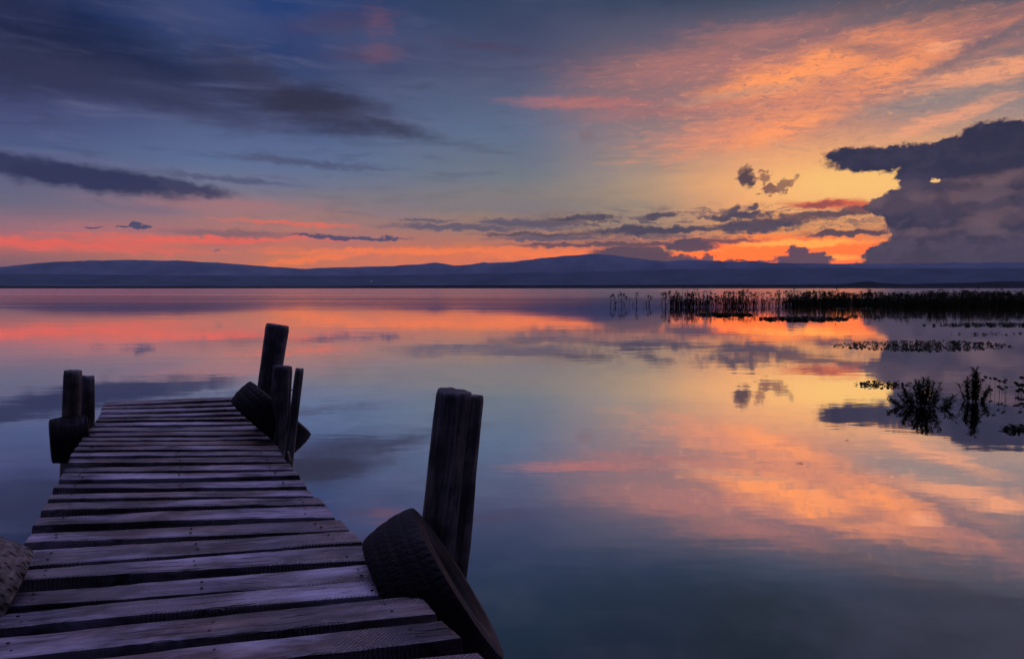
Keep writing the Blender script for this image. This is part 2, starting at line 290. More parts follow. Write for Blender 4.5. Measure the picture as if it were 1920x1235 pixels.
# ---------------------------------------------------------------- materials
def wood_mat(name, dark, light, grain_axis, rough=.45, bstr=.7, saw=True):
    m, t, b = material(name)
    c = N(t, 'ShaderNodeTexCoord'); oi = N(t, 'ShaderNodeObjectInfo')
    off = N(t, 'ShaderNodeVectorMath', operation='ADD'); link(t, c.outputs['Object'], off.inputs[0])
    sc = N(t, 'ShaderNodeVectorMath', operation='SCALE'); sc.inputs[0].default_value = (37, 19, 53); link(t, oi.outputs['Random'], sc.inputs['Scale'])
    link(t, sc.outputs[0], off.inputs[1]); v = off.outputs[0]
    g = [1.0, 1.0, 1.0]; g[grain_axis] = 0.06
    grain = mnoise(t, 38, 7, .7, v, tuple(g), dist=.5)
    g2 = [1.0, 1.0, 1.0]; g2[grain_axis] = 0.16
    broad = mnoise(t, 11, 5, .6, v, tuple(g2), dist=.8)
    blot = mnoise(t, 4.5, 4, .6, v)
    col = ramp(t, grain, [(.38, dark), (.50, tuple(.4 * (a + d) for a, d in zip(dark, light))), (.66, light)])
    col = mixc(t, ramp(t, broad, [(.40, (0, 0, 0)), (.62, (1, 1, 1))]), col, mixc(t, .5, col, light))
    col = mixc(t, ramp(t, blot, [(.34, (.85, .85, .85)), (.52, (0, 0, 0))]), col, tuple(d * .45 for d in dark))
    pat = mnoise(t, 1.9, 5, .7, v, (.7, 1.8, 1)) if saw else mnoise(t, 3, 4, .6, v)
    col = mixc(t, 1.0, col, ramp(t, pat, [(.38, (.20, .19, .22)), (.49, (.58, .57, .60)), (.60, (1, 1, 1))]), 'MULTIPLY')
    hue = mnoise(t, 2.4, 3, .5, v)
    col = mixc(t, .9, col, ramp(t, hue, [(.38, (1.0, .84, .66)), (.5, (.95, .92, .95)), (.62, (.74, .76, 1.0))]), 'MULTIPLY')
    tint = mixc(t, oi.outputs['Random'], (1.15, .98, .88), (.62, .72, .86))
    col = mixc(t, .8, col, tint, 'MULTIPLY')
    h = mth(t, 'MULTIPLY_ADD', broad, .9, grain)
    if saw:
        wv = N(t, 'ShaderNodeTexWave'); wv.wave_type = 'BANDS'; wv.bands_direction = 'X'
        mm = N(t, 'ShaderNodeMapping'); link(t, v, mm.inputs[0]); mm.inputs['Rotation'].default_value = (0, 0, R(38)); link(t, mm.outputs[0], wv.inputs[0])
        wv.inputs['Scale'].default_value = 26; wv.inputs['Distortion'].default_value = 5; wv.inputs['Detail'].default_value = 3
        pm = ramp(t, mnoise(t, 2.6, 3, .5, v), [(.45, (0, 0, 0)), (.62, (1, 1, 1))])
        sw = mth(t, 'MULTIPLY', wv.outputs['Fac'], pm)
        h = mth(t, 'MULTIPLY_ADD', sw, .6, h)
        col = mixc(t, mth(t, 'MULTIPLY', sw, .45), col, tuple(min(1, 1.35 * q) for q in light))
        worn_or_sheen = ramp(t, mnoise(t, 1.7, 5, .65, v, (.5, 1.6, 1)), [(.52, (0, 0, 0)), (.66, (1, 1, 1))])
        col = mixc(t, mth(t, 'MULTIPLY', mth(t, 'MULTIPLY', worn_or_sheen, grain), 1.3), col, (.60, .56, .70))  # bluish-white sheen highlights painted into the plank colour
        crk = N(t, 'ShaderNodeTexWave'); crk.wave_type = 'BANDS'; crk.bands_direction = 'Y'; link(t, v, crk.inputs[0]); crk.inputs['Scale'].default_value = 7; crk.inputs['Distortion'].default_value = 5; crk.inputs['Detail'].default_value = 3; crk.inputs['Detail Scale'].default_value = .6
        ck = ramp(t, crk.outputs['Fac'], [(.0, (1, 1, 1)), (.06, (0, 0, 0))])
        ckm = ramp(t, mnoise(t, 3.1, 3, .5, v), [(.50, (0, 0, 0)), (.60, (1, 1, 1))]); ck = mth(t, 'MULTIPLY', ck, ckm)
        col = mixc(t, mth(t, 'MULTIPLY', ck, .75), col, tuple(d * .25 for d in dark)); h = mth(t, 'MULTIPLY_ADD', ck, -1.2, h)
    # knots / nail stains
    vo = N(t, 'ShaderNodeTexVoronoi'); vo.inputs['Scale'].default_value = 3.2; link(t, v, vo.inputs['Vector'])
    kn = ramp(t, vo.outputs['Distance'], [(.03, (1, 1, 1)), (.065, (0, 0, 0))])
    col = mixc(t, mth(t, 'MULTIPLY', kn, .8), col, tuple(d * .3 for d in dark))
    link(t, col, b.inputs['Base Color'])
    link(t, ramp(t, broad, [(.3, (rough - .12,) * 3), (.7, (rough + .2,) * 3)]), b.inputs['Roughness'])
    bump(t, h, b, bstr, .006)
    return m
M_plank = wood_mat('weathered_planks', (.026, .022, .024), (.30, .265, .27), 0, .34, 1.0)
M_post = wood_mat('weathered_posts', (.022, .021, .020), (.34, .31, .28), 2, .7, 1.0, saw=False)
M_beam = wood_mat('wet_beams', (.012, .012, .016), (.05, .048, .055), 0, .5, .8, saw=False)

def rubber_mat(name, c0, c1, rough):
    m, t, b = material(name)
    n = mnoise(t, 14, 6, .65); n2 = mnoise(t, 90, 4, .6)
    link(t, ramp(t, n, [(.35, c0), (.7, c1)]), b.inputs['Base Color'])
    link(t, ramp(t, n, [(.3, (rough,) * 3), (.7, (rough + .25,) * 3)]), b.inputs['Roughness'])
    b.inputs['Specular IOR Level'].default_value = .2
    bump(t, mth(t, 'MULTIPLY_ADD', n, 1.5, n2), b, .6, .004)
    return m
M_rub = rubber_mat('black_rubber', (.002, .002, .003), (.008, .008, .012), .55)
M_rub2 = rubber_mat('bleached_rubber', (.05, .042, .036), (.30, .25, .21), .6)

def plain(name, c0, c1, rough=.6, scale=8, spec=None):
    m, t, b = material(name)
    link(t, ramp(t, mnoise(t, scale, 4, .6), [(.35, c0), (.68, c1)]), b.inputs['Base Color']); b.inputs['Roughness'].default_value = rough
    if spec is not None: b.inputs['Specular IOR Level'].default_value = spec
    return m
M_leaf = plain('dark_green_leaves', (.012, .018, .006), (.04, .055, .02), .6, 8, .15)
M_leafdry = plain('dry_floating_leaves', (.02, .016, .01), (.07, .05, .03), .8, 8, .1)
M_reed = plain('reed_green', (.012, .016, .006), (.035, .042, .016), .8, 2, .05)
M_rope = plain('pale_rope', (.22, .18, .13), (.5, .42, .32), .8, 40)
M_wire = plain('rusty_wire', (.03, .02, .015), (.08, .05, .035), .6, 40)
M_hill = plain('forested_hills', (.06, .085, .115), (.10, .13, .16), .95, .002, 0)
M_ridge = plain('hazy_mountains', (.11, .14, .19), (.19, .23, .28), .95, .002, 0)  # pale blue of distance haze mixed into the base colour
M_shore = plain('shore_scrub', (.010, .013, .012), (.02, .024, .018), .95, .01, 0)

# water: dark body under a mirror-like skin, ruffled farther out
M_water, t, b = material('lake_water')
t.nodes.remove(b)
out = t.nodes['Material Output']
geo = N(t, 'ShaderNodeNewGeometry'); sp = N(t, 'ShaderNodeSeparateXYZ'); link(t, geo.outputs['Position'], sp.inputs[0])
def pnoise(scale, mp, detail=3, rough=.55, dist=0.0): return mnoise(t, scale, detail, rough, geo.outputs['Position'], mp, dist=dist)
n1 = pnoise(1.4, (.45, 1, 1), 3)
n2 = pnoise(.22, (.35, 1, 1), 3)
n3 = pnoise(.035, (.25, 1, 1), 4)
far = N(t, 'ShaderNodeMapRange', interpolation_type='SMOOTHSTEP'); link(t, sp.outputs[1], far.inputs[0])
far.inputs[1].default_value = 12; far.inputs[2].default_value = 160; far.inputs[3].default_value = 0.0; far.inputs[4].default_value = 1.0
h = mth(t, 'ADD', mth(t, 'MULTIPLY', n1, .0022), mth(t, 'MULTIPLY', n2, .006))
hf = mth(t, 'MULTIPLY', mth(t, 'MULTIPLY', n3, .16), far.outputs[0])
h = mth(t, 'ADD', h, hf)
bp = N(t, 'ShaderNodeBump'); bp.inputs['Strength'].default_value = 1.0; bp.inputs['Distance'].default_value = 1.0; link(t, h, bp.inputs['Height'])
gl = N(t, 'ShaderNodeBsdfGlossy'); gl.inputs['Color'].default_value = (1.0, 1.0, 1.0, 1); link(t, bp.outputs[0], gl.inputs['Normal'])
band = ramp(t, pnoise(.02, (.12, 1, 1), 3), [(.42, (0, 0, 0)), (.62, (1, 1, 1))])
rr = mth(t, 'MULTIPLY_ADD', far.outputs[0], .07, .028)
rr = mth(t, 'MULTIPLY_ADD', mth(t, 'MULTIPLY', band, far.outputs[0]), .06, rr)
link(t, rr, gl.inputs['Roughness'])
df = N(t, 'ShaderNodeBsdfDiffuse'); df.inputs['Color'].default_value = (.01, .016, .022, 1)
lw = N(t, 'ShaderNodeLayerWeight'); lw.inputs['Blend'].default_value = .5
fc = N(t, 'ShaderNodeMapRange'); link(t, lw.outputs['Facing'], fc.inputs[0])
fc.inputs[1].default_value = .44; fc.inputs[2].default_value = .70; fc.inputs[3].default_value = .16; fc.inputs[4].default_value = 1.0
ms = N(t, 'ShaderNodeMixShader'); link(t, fc.outputs[0], ms.inputs[0]); link(t, df.outputs[0], ms.inputs[1]); link(t, gl.outputs[0], ms.inputs[2])
link(t, ms.outputs[0], out.inputs['Surface'])

# ---------------------------------------------------------------- setting
S = 15500
ws = []; wf = []
mesh = mesh_obj('water', [(-S, -S, 0), (S, -S, 0), (S, S, 0), (-S, S, 0)], [(0, 1, 2, 3)], M_water)
tag(mesh, 'calm lake mirroring the sunset sky', 'water', kind='structure')

def interp(pts, x):
    if x <= pts[0][0]: return pts[0][1]
    for (x0, y0), (x1, y1) in zip(pts, pts[1:]):
        if x <= x1: return y0 + (y1 - y0) * (x - x0) / (x1 - x0)
    return pts[-1][1]
def hills(name, pts, D, front, back, mat, label, rough_amp, seed, x0=-500, x1=2500, n=700):
    """a range of hills at its real distance: profile measured in the photo, slopes running down to the lake on both sides"""
    verts = []; rows = [(-front, 0), (-front * .6, .22), (-front * .3, .55), (-front * .12, .84), (0, 1), (back * .25, .8), (back, 0)]
    for i in range(n + 1):
        px = x0 + (x1 - x0) * i / n; py = interp(pts, px)
        d = ray(px, py); az = math.atan2(d.x, d.y); el = math.asin(d.z)
        H = D * math.tan(el) + EYE
        H *= 1 + 0.0
        H += rough_amp * noise.fractal(Vector((i * .12, seed, 0)), 1.0, 2.0, 4)
        for k, (dd, f) in enumerate(rows):
            r = D + dd; w = noise.fractal(Vector((i * .05, seed + k * .7, 3)), 1.0, 2.0, 3)
            z = max(-.5, H * f * (1 + (.25 * w if 0 < f < 1 else 0))) if f > 0 else -.5
            verts.append((math.sin(az) * r, math.cos(az) * r, z))
    m = len(rows); faces = [(i * m + k, (i + 1) * m + k, (i + 1) * m + k + 1, i * m + k + 1) for i in range(n) for k in range(m - 1)]
    return tag(mesh_obj(name, verts, faces, mat, smooth_sh=True), label, 'hills', kind='structure')
ridge = [(-500, 520), (-200, 510), (0, 500), (60, 495), (130, 490), (200, 488), (265, 487), (330, 489), (420, 493), (480, 498), (560, 504), (640, 501), (740, 498), (790, 495), (815, 492.5), (850, 497), (885, 495), (908, 491), (915, 493), (960, 491), (1010, 485), (1060, 480), (1105, 475.5), (1150, 478), (1200, 485), (1245, 490), (1290, 487), (1340, 489), (1400, 491), (1460, 493), (1600, 495), (1920, 491), (2500, 488)]
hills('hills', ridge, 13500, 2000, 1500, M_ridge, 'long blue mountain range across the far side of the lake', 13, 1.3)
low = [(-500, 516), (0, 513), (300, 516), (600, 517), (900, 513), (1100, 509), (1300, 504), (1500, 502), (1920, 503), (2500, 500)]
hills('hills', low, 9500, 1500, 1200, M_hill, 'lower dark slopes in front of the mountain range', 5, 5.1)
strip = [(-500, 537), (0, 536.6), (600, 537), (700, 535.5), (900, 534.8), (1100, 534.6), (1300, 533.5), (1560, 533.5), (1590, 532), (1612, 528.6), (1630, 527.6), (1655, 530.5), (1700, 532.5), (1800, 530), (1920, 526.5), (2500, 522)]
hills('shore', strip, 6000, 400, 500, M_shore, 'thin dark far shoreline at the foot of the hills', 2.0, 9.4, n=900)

# ---------------------------------------------------------------- pier
def sweep(path, rings, cap=True):
    """verts, faces of a tube through rings of equal length"""
    verts = [v for r in rings for v in r]; n = len(rings[0]); faces = []
    for i in range(len(rings) - 1):
        for k in range(n):
            a = i * n + k; b2 = i * n + (k + 1) % n
            faces.append((a, b2, b2 + n, a + n))
    if cap:
        faces.append(tuple(range(n - 1, -1, -1))); faces.append(tuple(range((len(rings) - 1) * n, len(rings) * n)))
    return verts, faces

pier = empty('wooden_pier', (on_z(420, 1000, DECK).x, on_z(420, 1000, DECK).y, 0))
tag(pier, 'weathered plank pier running out over the still lake from the lower left', 'pier')
PL = pier.location.copy()
def plank(LB, LF, RB, RF, th, seed, mat=M_plank, notch=False):
    """board between four measured corners on the deck: left/right, back/front"""
    c = (LB + LF + RB + RF) / 4; ax = ((RB + RF) - (LB + LF)).normalized(); ang = math.atan2(ax.y, ax.x)
    Mi = Matrix.Translation(c) @ Matrix.Rotation(ang, 4, 'Z'); inv = Mi.inverted()
    lb, lf, rb, rf = [inv @ p for p in (LB, LF, RB, RF)]
    n = 70; rings = []; bow = rnd.uniform(-.006, .006); tw = rnd.uniform(-.010, .010)
    for i in range(n + 1):
        s = i / n; b_ = lb.lerp(rb, s); f_ = lf.lerp(rf, s)
        nb = noise.fractal(Vector((s * 9, seed, 0)), 1, 2, 4) * .0050; nf = noise.fractal(Vector((s * 9, seed + 40, 0)), 1, 2, 4) * .0060
        chip = .014 * max(0, noise.noise(Vector((s * 14, seed + 90, 0))) - .35)
        b_ = b_ + Vector((0, nb, 0)); f_ = f_ + Vector((0, nf + chip, 0))
        zt = bow * (1 - (2 * s - 1) ** 2) + noise.noise(Vector((s * 5, seed + 7, 1))) * .003
        r = .007; e = 0 if 0 < i < n else .006
        w = b_.y - f_.y; prof = []
        # front-bottom, front-top (rounded), top with slight wear, back
        for (fy, z) in ((0, -th), (0, -th * .5), (0, -r * 1.6), (.25 * r / max(w, .02), -r * .5), (r * 1.3 / max(w, .02), 0)): prof.append((fy, z))
        for k in range(1, 6): prof.append((k / 6, 0))
        for (fy, z) in ((1 - r * 1.3 / max(w, .02), 0), (1 - .25 * r / max(w, .02), -r * .5), (1, -r * 1.6), (1, -th * .5), (1, -th)): prof.append((fy, z))
        ring = []
        for fy, z in prof:
            p = f_.lerp(b_, fy)
            zz = z + zt + tw * (fy - .5) * (2 * s - 1)
            if z == 0: zz += noise.fractal(Vector((s * 30, fy * 3 + seed, 2)), 1, 2, 3) * .0016 - e * .5
            ring.append((p.x + (e * (1 if i == 0 else -1) if z > -th * .4 else 0), p.y, zz))
        rings.append(ring)
    v, f = sweep(None, rings)
    Ml = Matrix.Translation(-PL) @ Mi
    return mesh_obj('plank', v, f, mat, pier, matrix=Ml)
PK = [ # left x (back, front), left y (back, front), right x (back, front), right y (back, front), in photo pixels
 (196, 192, 753.5, 759.5, 449, 455, 742.5, 747.5), (191, 189, 761.5, 765, 459, 463, 751.5, 756), (189, 187, 768.5, 773.5, 466, 470, 760.5, 765),
 (185, 183, 777, 781.5, 472, 476, 770, 774), (182, 178, 785, 788, 481, 484, 780.5, 784), (175, 171, 792.5, 797.5, 489, 492, 790.5, 795),
 (168, 163, 800.5, 808, 496, 500, 798.5, 804.5), (160, 157, 811, 816.5, 502, 506, 807.5, 814), (154, 151, 819.5, 824, 509, 512, 817, 822),
 (148, 145, 828, 833.5, 514, 518, 825.5, 831.5), (141, 137, 837, 843, 521, 525, 834.5, 841.5), (133, 130, 848, 854, 526, 531, 845, 852),
 (129, 126, 858.5, 866.5, 532, 539, 855, 863.5), (122, 117, 876, 883.5, 545, 551, 868.5, 878), (116, 109, 887, 897, 554, 563, 881.5, 890),
 (105, 98, 904.8, 914, 569, 576, 899.5, 909), (94, 88, 925.5, 935.5, 582, 590, 918.5, 928), (84, 75, 942.5, 955.5, 601, 612, 931.5, 944),
 (72, 59, 968, 984, 615, 630, 948, 967.5), (57, 43, 999, 1015.5, 640, 657, 972, 992), (38, 22, 1031, 1061.5, 662, 681, 994, 1014),
 (17, 5, 1068, 1089, 690, 712, 1021, 1046.5), (-6, -24, 1111, 1140, 726, 748, 1055, 1081), (-30, -50, 1150, 1182, 757, 773, 1083, 1107),
 (-58, -84, 1199, 1244, 790, 820, 1115, 1147), (-92, -120, 1262, 1308, 830, 868, 1160, 1196), (-130, -170, 1328, 1390, 898, 950, 1221, 1268),
 (-180, -230, 1415, 1500, 975, 1040, 1292, 1358)]
ctr = []
M_nail = plain('nail_heads', (.01, .008, .008), (.03, .02, .015), .6, 40)
nb_ = bmesh.new(); bmesh.ops.create_cone(nb_, cap_ends=True, segments=10, radius1=.0065, radius2=.005, depth=.004); nail_me = bpy.data.meshes.new('nail'); nb_.to_mesh(nail_me); nb_.free(); nail_me.materials.append(M_nail)
for i, (lxb, lxf, lyb, lyf, rxb, rxf, ryb, ryf) in enumerate(PK):
    zj = DECK + rnd.uniform(-.004, .004)
    LB, LF, RB, RF = on_z(lxb, lyb, zj), on_z(lxf, lyf, zj), on_z(rxb, ryb, zj), on_z(rxf, ryf, zj)
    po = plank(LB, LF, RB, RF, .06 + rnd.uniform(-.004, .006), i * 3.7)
    if i > 9:
        for fr in (.09, .5, .91):
            for q in (.3, .7):
                wp = LB.lerp(LF, q).lerp(RB.lerp(RF, q), fr + rnd.uniform(-.01, .01)) + Vector((rnd.uniform(-.006, .006), rnd.uniform(-.006, .006), .001))
                no = bpy.data.objects.new('nail', nail_me); COL.objects.link(no); no.parent = po; no.location = po.matrix_basis.inverted() @ (wp - PL)
    ctr.append(((LB + LF) / 2, (RB + RF) / 2))
# further boards under and behind the photographer
dL = (ctr[-1][0] - ctr[-7][0]) / 6; dR = (ctr[-1][1] - ctr[-7][1]) / 6
for k in range(1, 9):
    a = ctr[-1][0] + dL * k; b_ = ctr[-1][1] + dR * k; hw = dL * .42
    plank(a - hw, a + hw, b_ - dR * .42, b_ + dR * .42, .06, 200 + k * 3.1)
    last = (a, b_)
# stringers, cross-beams and legs below
def box_between(name, a, b_, w, hgt, mat, parent, seed=0, PLc=PL):
    d = (b_ - a); L = d.length; ang = math.atan2(d.y, d.x)
    rings = []; n = 24
    for i in range(n + 1):
        s = i / n; j = noise.noise(Vector((s * 6, seed, 0))) * .006
        rings.append([(-L / 2 + L * s, y * w / 2 + j, z * hgt / 2 + j) for y, z in ((-1, -1), (-1, .8), (-.8, 1), (.8, 1), (1, .8), (1, -1))])
    v, f = sweep(None, rings)
    return mesh_obj(name, v, f, mat, parent, matrix=Matrix.Translation(-PLc) @ Matrix.Translation((a + b_) / 2) @ Matrix.Rotation(ang, 4, 'Z'))
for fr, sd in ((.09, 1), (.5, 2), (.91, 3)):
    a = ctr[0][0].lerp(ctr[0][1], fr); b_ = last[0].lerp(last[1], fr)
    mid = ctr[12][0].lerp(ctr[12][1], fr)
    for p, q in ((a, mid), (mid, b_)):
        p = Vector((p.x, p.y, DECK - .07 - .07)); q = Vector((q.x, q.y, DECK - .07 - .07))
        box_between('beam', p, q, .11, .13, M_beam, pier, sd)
def log_mesh(h, r0, r1, seed, crack=None, nseg=40, nr=36, flat=.0, top_tilt=0.0, bend=0.0, lump=.04):
    """upright weathered log, base at z 0; crack = list of (angle, depth, half width)"""
    rings = []
    for i in range(nseg + 1):
        s = i / nseg; r = r0 + (r1 - r0) * s; ring = []
        if i == nseg: r *= .94
        for k in range(nr):
            a = 2 * math.pi * k / nr
            rr_ = r * (1 + lump * noise.fractal(Vector((math.cos(a) * 1.4, math.sin(a) * 1.4, s * h * 1.6 + seed)), 1, 2, 3) * 1.6 + .018 * noise.noise(Vector((math.cos(a) * 9, math.sin(a) * 9, s * h * .8 + seed))))
            for (ca, cd, cw) in (crack or []):
                dd = abs((a - ca - .12 * math.sin(s * 5 + seed) + math.pi) % (2 * math.pi) - math.pi)
                if dd < cw: rr_ -= r * cd * (1 - dd / cw)
            x = math.cos(a) * rr_; y = math.sin(a) * rr_ * (1 - flat)
            z = h * s + (x * top_tilt + noise.noise(Vector((x * 30, y * 30, seed))) * .008) * (s ** 6)
            ring.append((x + bend * math.sin(s * math.pi), y, z))
        rings.append(ring)
    v, f = sweep(None, rings, cap=False)
    # rough end grain
    n = nr; top = nseg * n; base = len(v)
    z0 = sum(v[top + k][2] for k in range(n)) / n
    for q in (.6, .25):
        for k in range(n):
            p = v[top + k]; v.append((p[0] * q + bend * math.sin(math.pi) * (1 - q), p[1] * q, p[2] * q + z0 * (1 - q) + noise.noise(Vector((p[0] * q * 60, p[1] * q * 60, seed))) * .006))
    for k in range(n):
        k2 = (k + 1) % n
        f.append((top + k, top + k2, base + k2, base + k)); f.append((base + k, base + k2, base + n + k2, base + n + k))
    f.append(tuple(base + n + k for k in range(n)))
    return v, f
def place_log(name, base, top, mat, parent=None, depth_below=1.0, off=None, **kw):
    """log whose axis passes base and top and continues below the water"""
    d = (top - base).normalized(); b0 = base - d * (depth_below / d.z); h_ = (top - b0).length
    v, f = log_mesh(h_, **kw)
    q = d.to_track_quat('Z', 'Y').to_matrix().to_4x4()
    o = mesh_obj(name, v, f, mat, parent, smooth_sh=True)
    if parent is None: o.matrix_basis = Matrix.Translation(b0) @ q
    else: o.matrix_basis = Matrix.Translation(b0 - Vector(parent.location)) @ q
    return o
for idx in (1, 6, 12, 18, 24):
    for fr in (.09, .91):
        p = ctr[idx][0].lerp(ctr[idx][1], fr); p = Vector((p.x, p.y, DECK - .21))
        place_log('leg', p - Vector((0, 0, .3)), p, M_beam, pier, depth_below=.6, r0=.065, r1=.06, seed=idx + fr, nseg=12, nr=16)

def at_depth_of(px, py, ref):
    """point seen at (px,py) at the same distance ahead as ref"""
    d = ray(px, py); return Vector((0, 0, EYE)) + d * (ref.y / d.y)

# near mooring post, two halves
b0 = on_z(825, 978, DECK); t0 = at_depth_of(852, 733, b0); t1 = at_depth_of(880, 740, b0 + Vector((0, .05, 0))); b1 = at_depth_of(857, 978, b0 + Vector((0, .05, 0)))
mp = empty('mooring_post', (b0.x, b0.y, 0)); tag(mp, 'tall thick split mooring post beside the nearest black tyre', 'mooring post')
place_log('log', b0, t0, M_post, mp, depth_below=1.1, r0=.104, r1=.090, seed=2.2, crack=[(-1.2, .22, .09), (-2.1, .10, .06), (-.5, .14, .1), (-2.7, .07, .06)], nseg=60, nr=64, top_tilt=.02)
place_log('slab', b1, t1, M_post, mp, depth_below=1.1, r0=.062, r1=.058, seed=8.2, crack=[(-1.8, .15, .12)], nseg=60, nr=40, flat=-.3, top_tilt=-.12, lump=.08)
# posts at the far right corner
b0 = on_z(497, 778, DECK); t0 = at_depth_of(521, 609, b0)
o = place_log('mooring_post', b0, t0, M_post, depth_below=1.1, r0=.098, r1=.105, seed=5.1, crack=[(-.9, .16, .12), (-1.9, .06, .1)], nseg=50, nr=48, top_tilt=-.05)
tag(o, 'tallest dark mooring post at the far right corner of the pier', 'mooring post')
b0 = on_z(524, 824, DECK); t0 = at_depth_of(530, 686, b0)
o = place_log('mooring_post', b0, t0, M_post, depth_below=1.1, r0=.072, r1=.074, seed=15.1, crack=[(-1.9, .18, .12), (-1.1, .05, .08)], nseg=50, nr=48, top_tilt=-.06)
tag(o, 'short thick post standing in front of the tallest post', 'mooring post')
b0p = on_z(545, 846, DECK); t0p = at_depth_of(562, 691, b0p)
o = place_log('thin_pole', b0p, t0p, M_post, depth_below=1.1, r0=.034, r1=.031, seed=25.1, nseg=40, nr=20, bend=-.02)
tag(o, 'thin leaning pole to the right of the short thick post', 'pole')
# posts at the far left
b0 = on_z(133, 812, DECK); t0 = at_depth_of(137, 695, b0)
o = place_log('mooring_post', b0, t0, M_post, depth_below=1.1, r0=.073, r1=.072, seed=35.1, crack=[(-1.1, .16, .12)], nseg=40, nr=40, flat=.1)
tag(o, 'taller left post of the pair on the left of the pier', 'mooring post')
b0 = on_z(164, 800, DECK); t0 = at_depth_of(164, 705, b0)
o = place_log('mooring_post', b0, t0, M_post, depth_below=1.1, r0=.064, r1=.055, seed=45.1, crack=[(-1.9, .2, .14)], nseg=40, nr=40, lump=.09)
tag(o, 'shorter cracked post of the pair on the left of the pier', 'mooring post')

# ---------------------------------------------------------------- tyres
def tyre(center, axis, Rr, wd, mat, label, group, ridges=True, blocks=46, rim=.56, worn_or_sheen=.4, seed=0):
    """hollow car tyre; axis = wheel axle direction"""
    hw = wd / 2; r_in = Rr * rim
    prof = []   # (axial, radius) outer skin from one bead to the other, then the inner skin back
    outer = [(-hw * .62, r_in), (-hw * .80, r_in + .03), (-hw * .98, r_in + (Rr - r_in) * .42), (-hw * 1.0, r_in + (Rr - r_in) * .62), (-hw * .93, Rr * .955)]
    nt = 15
    for k in range(nt):
        x = -hw * .86 + 2 * hw * .86 * k / (nt - 1); outer.append((x, Rr - .018 * (abs(x) / hw) ** 2.5))
    outer += [(-x, r) for x, r in reversed(outer[:5])]
    inner = [(hw * .55, r_in + .008), (hw * .78, r_in + (Rr - r_in) * .45), (hw * .72, Rr * .88), (0, Rr * .925), (-hw * .72, Rr * .88), (-hw * .78, r_in + (Rr - r_in) * .45), (-hw * .55, r_in + .008)]
    full = outer + inner; na = 368; rings = []
    rs = random.Random(seed)
    for i in range(na):
        a = 2 * math.pi * i / na; ring = []
        for j, (x, r) in enumerate(full):
            rr_ = r + .004 * noise.noise(Vector((math.cos(a) * 2, math.sin(a) * 2, x * 9 + seed)))
            if 5 <= j < 5 + nt:
                t_ = j - 5; g = 0
                if t_ in (3, 7, 11): g = .010                         # grooves round the tyre
                ph = (i / na * blocks + (.5 if t_ % 4 < 2 else 0) + abs(t_ - 7) * .10) % 1.0
                if ph < .25 and t_ not in (3, 7, 11): g = .008        # cuts across the blocks
                rr_ -= g * worn_or_sheen * 2
            if j in (4, 5, 5 + nt - 1, 5 + nt) and (i / na * blocks) % 1.0 < .38: rr_ -= .010 * worn_or_sheen * 2
            ring.append((rr_ * math.cos(a), rr_ * math.sin(a), x))
        rings.append(ring)
    v = [p for r in rings for p in r]; n = len(full); f = []
    for i in range(na):
        i2 = (i + 1) % na
        for k in range(n):
            k2 = (k + 1) % n; f.append((i * n + k, i2 * n + k, i2 * n + k2, i * n + k2))
    q = Vector(axis).normalized().to_track_quat('Z', 'Y').to_matrix().to_4x4()
    o = mesh_obj('tyre', v, f, mat, matrix=Matrix.Translation(center) @ q)
    return tag(o, label, 'tyre', group)
TG = 'old tyres hung along the pier as fenders'
def axle(px, py, a, b_, c_):
    """axle direction from its share across, up and away along the line of sight"""
    v = ray(px, py); r = v.cross(Vector((0, 0, 1))).normalized(); u = r.cross(v).normalized()
    return r * a + u * b_ + v * c_
c = at_depth_of(812, 1118, on_z(800, 1052, DECK))
tyre(c, axle(812, 1118, .85, .52, -.13), .39, .27, M_rub, 'big black tyre leaning on the near right edge of the pier by the split post', TG, seed=1, worn_or_sheen=.10, blocks=70, rim=.5)
c = at_depth_of(509, 783, on_z(520, 812, DECK))
tyre(c, axle(509, 783, .70, .71, -.03), .345, .235, M_rub, 'black tyre between the posts at the far right corner of the pier', TG, seed=2, worn_or_sheen=.12)
c = at_depth_of(131, 823, on_z(131, 815, DECK))
tyre(c, axle(131, 823, 1, .03, 0), .19, .27, M_rub, 'small black tyre hanging below the two left posts', TG, seed=3, worn_or_sheen=.15, rim=.5)
c = at_depth_of(-84, 1165, on_z(-60, 1120, DECK))
tyre(c, axle(-84, 1165, -.84, .54, -.06), .33, .23, M_rub2, 'bleached grey tyre at the left edge of the frame beside the pier', TG, seed=4, worn_or_sheen=.34, blocks=30)

# ropes and wire
def tube(name, pts, r, mat, parent=None, label=None, cat=None, nr=8):
    pts = [Vector(p) for p in pts]; rings = []
    for i, p in enumerate(pts):
        d = (pts[min(i + 1, len(pts) - 1)] - pts[max(i - 1, 0)]).normalized(); q = d.to_track_quat('Z', 'Y')
        rings.append([p + q @ Vector((math.cos(2 * math.pi * k / nr) * r, math.sin(2 * math.pi * k / nr) * r, 0)) for k in range(nr)])
    v, f = sweep(None, rings); o = mesh_obj(name, v, f, mat, parent, smooth_sh=True)
    if label: tag(o, label, cat)
    return o
def px_path(pts, ref, n=14):
    P3 = [at_depth_of(x, y, ref) for x, y in pts]; out_ = []
    for i in range(n + 1):
        s = i / n * (len(P3) - 1); k = min(int(s), len(P3) - 2); out_.append(P3[k].lerp(P3[k + 1], s - k))
    return out_
ref = on_z(478, 805, DECK)
tube('rope', px_path([(477, 776), (482, 779), (488, 787), (491, 794), (492, 799)], ref - Vector((0, .25, 0))), .007, M_rope, None, 'short pale rope end hanging from the far right tyre', 'rope')
tube('rope', px_path([(540, 846), (541, 850), (543, 858), (545, 864)], b0p - Vector((0, .25, 0))), .007, M_rope, None, 'pale rope knot at the foot of the thin leaning pole', 'rope')
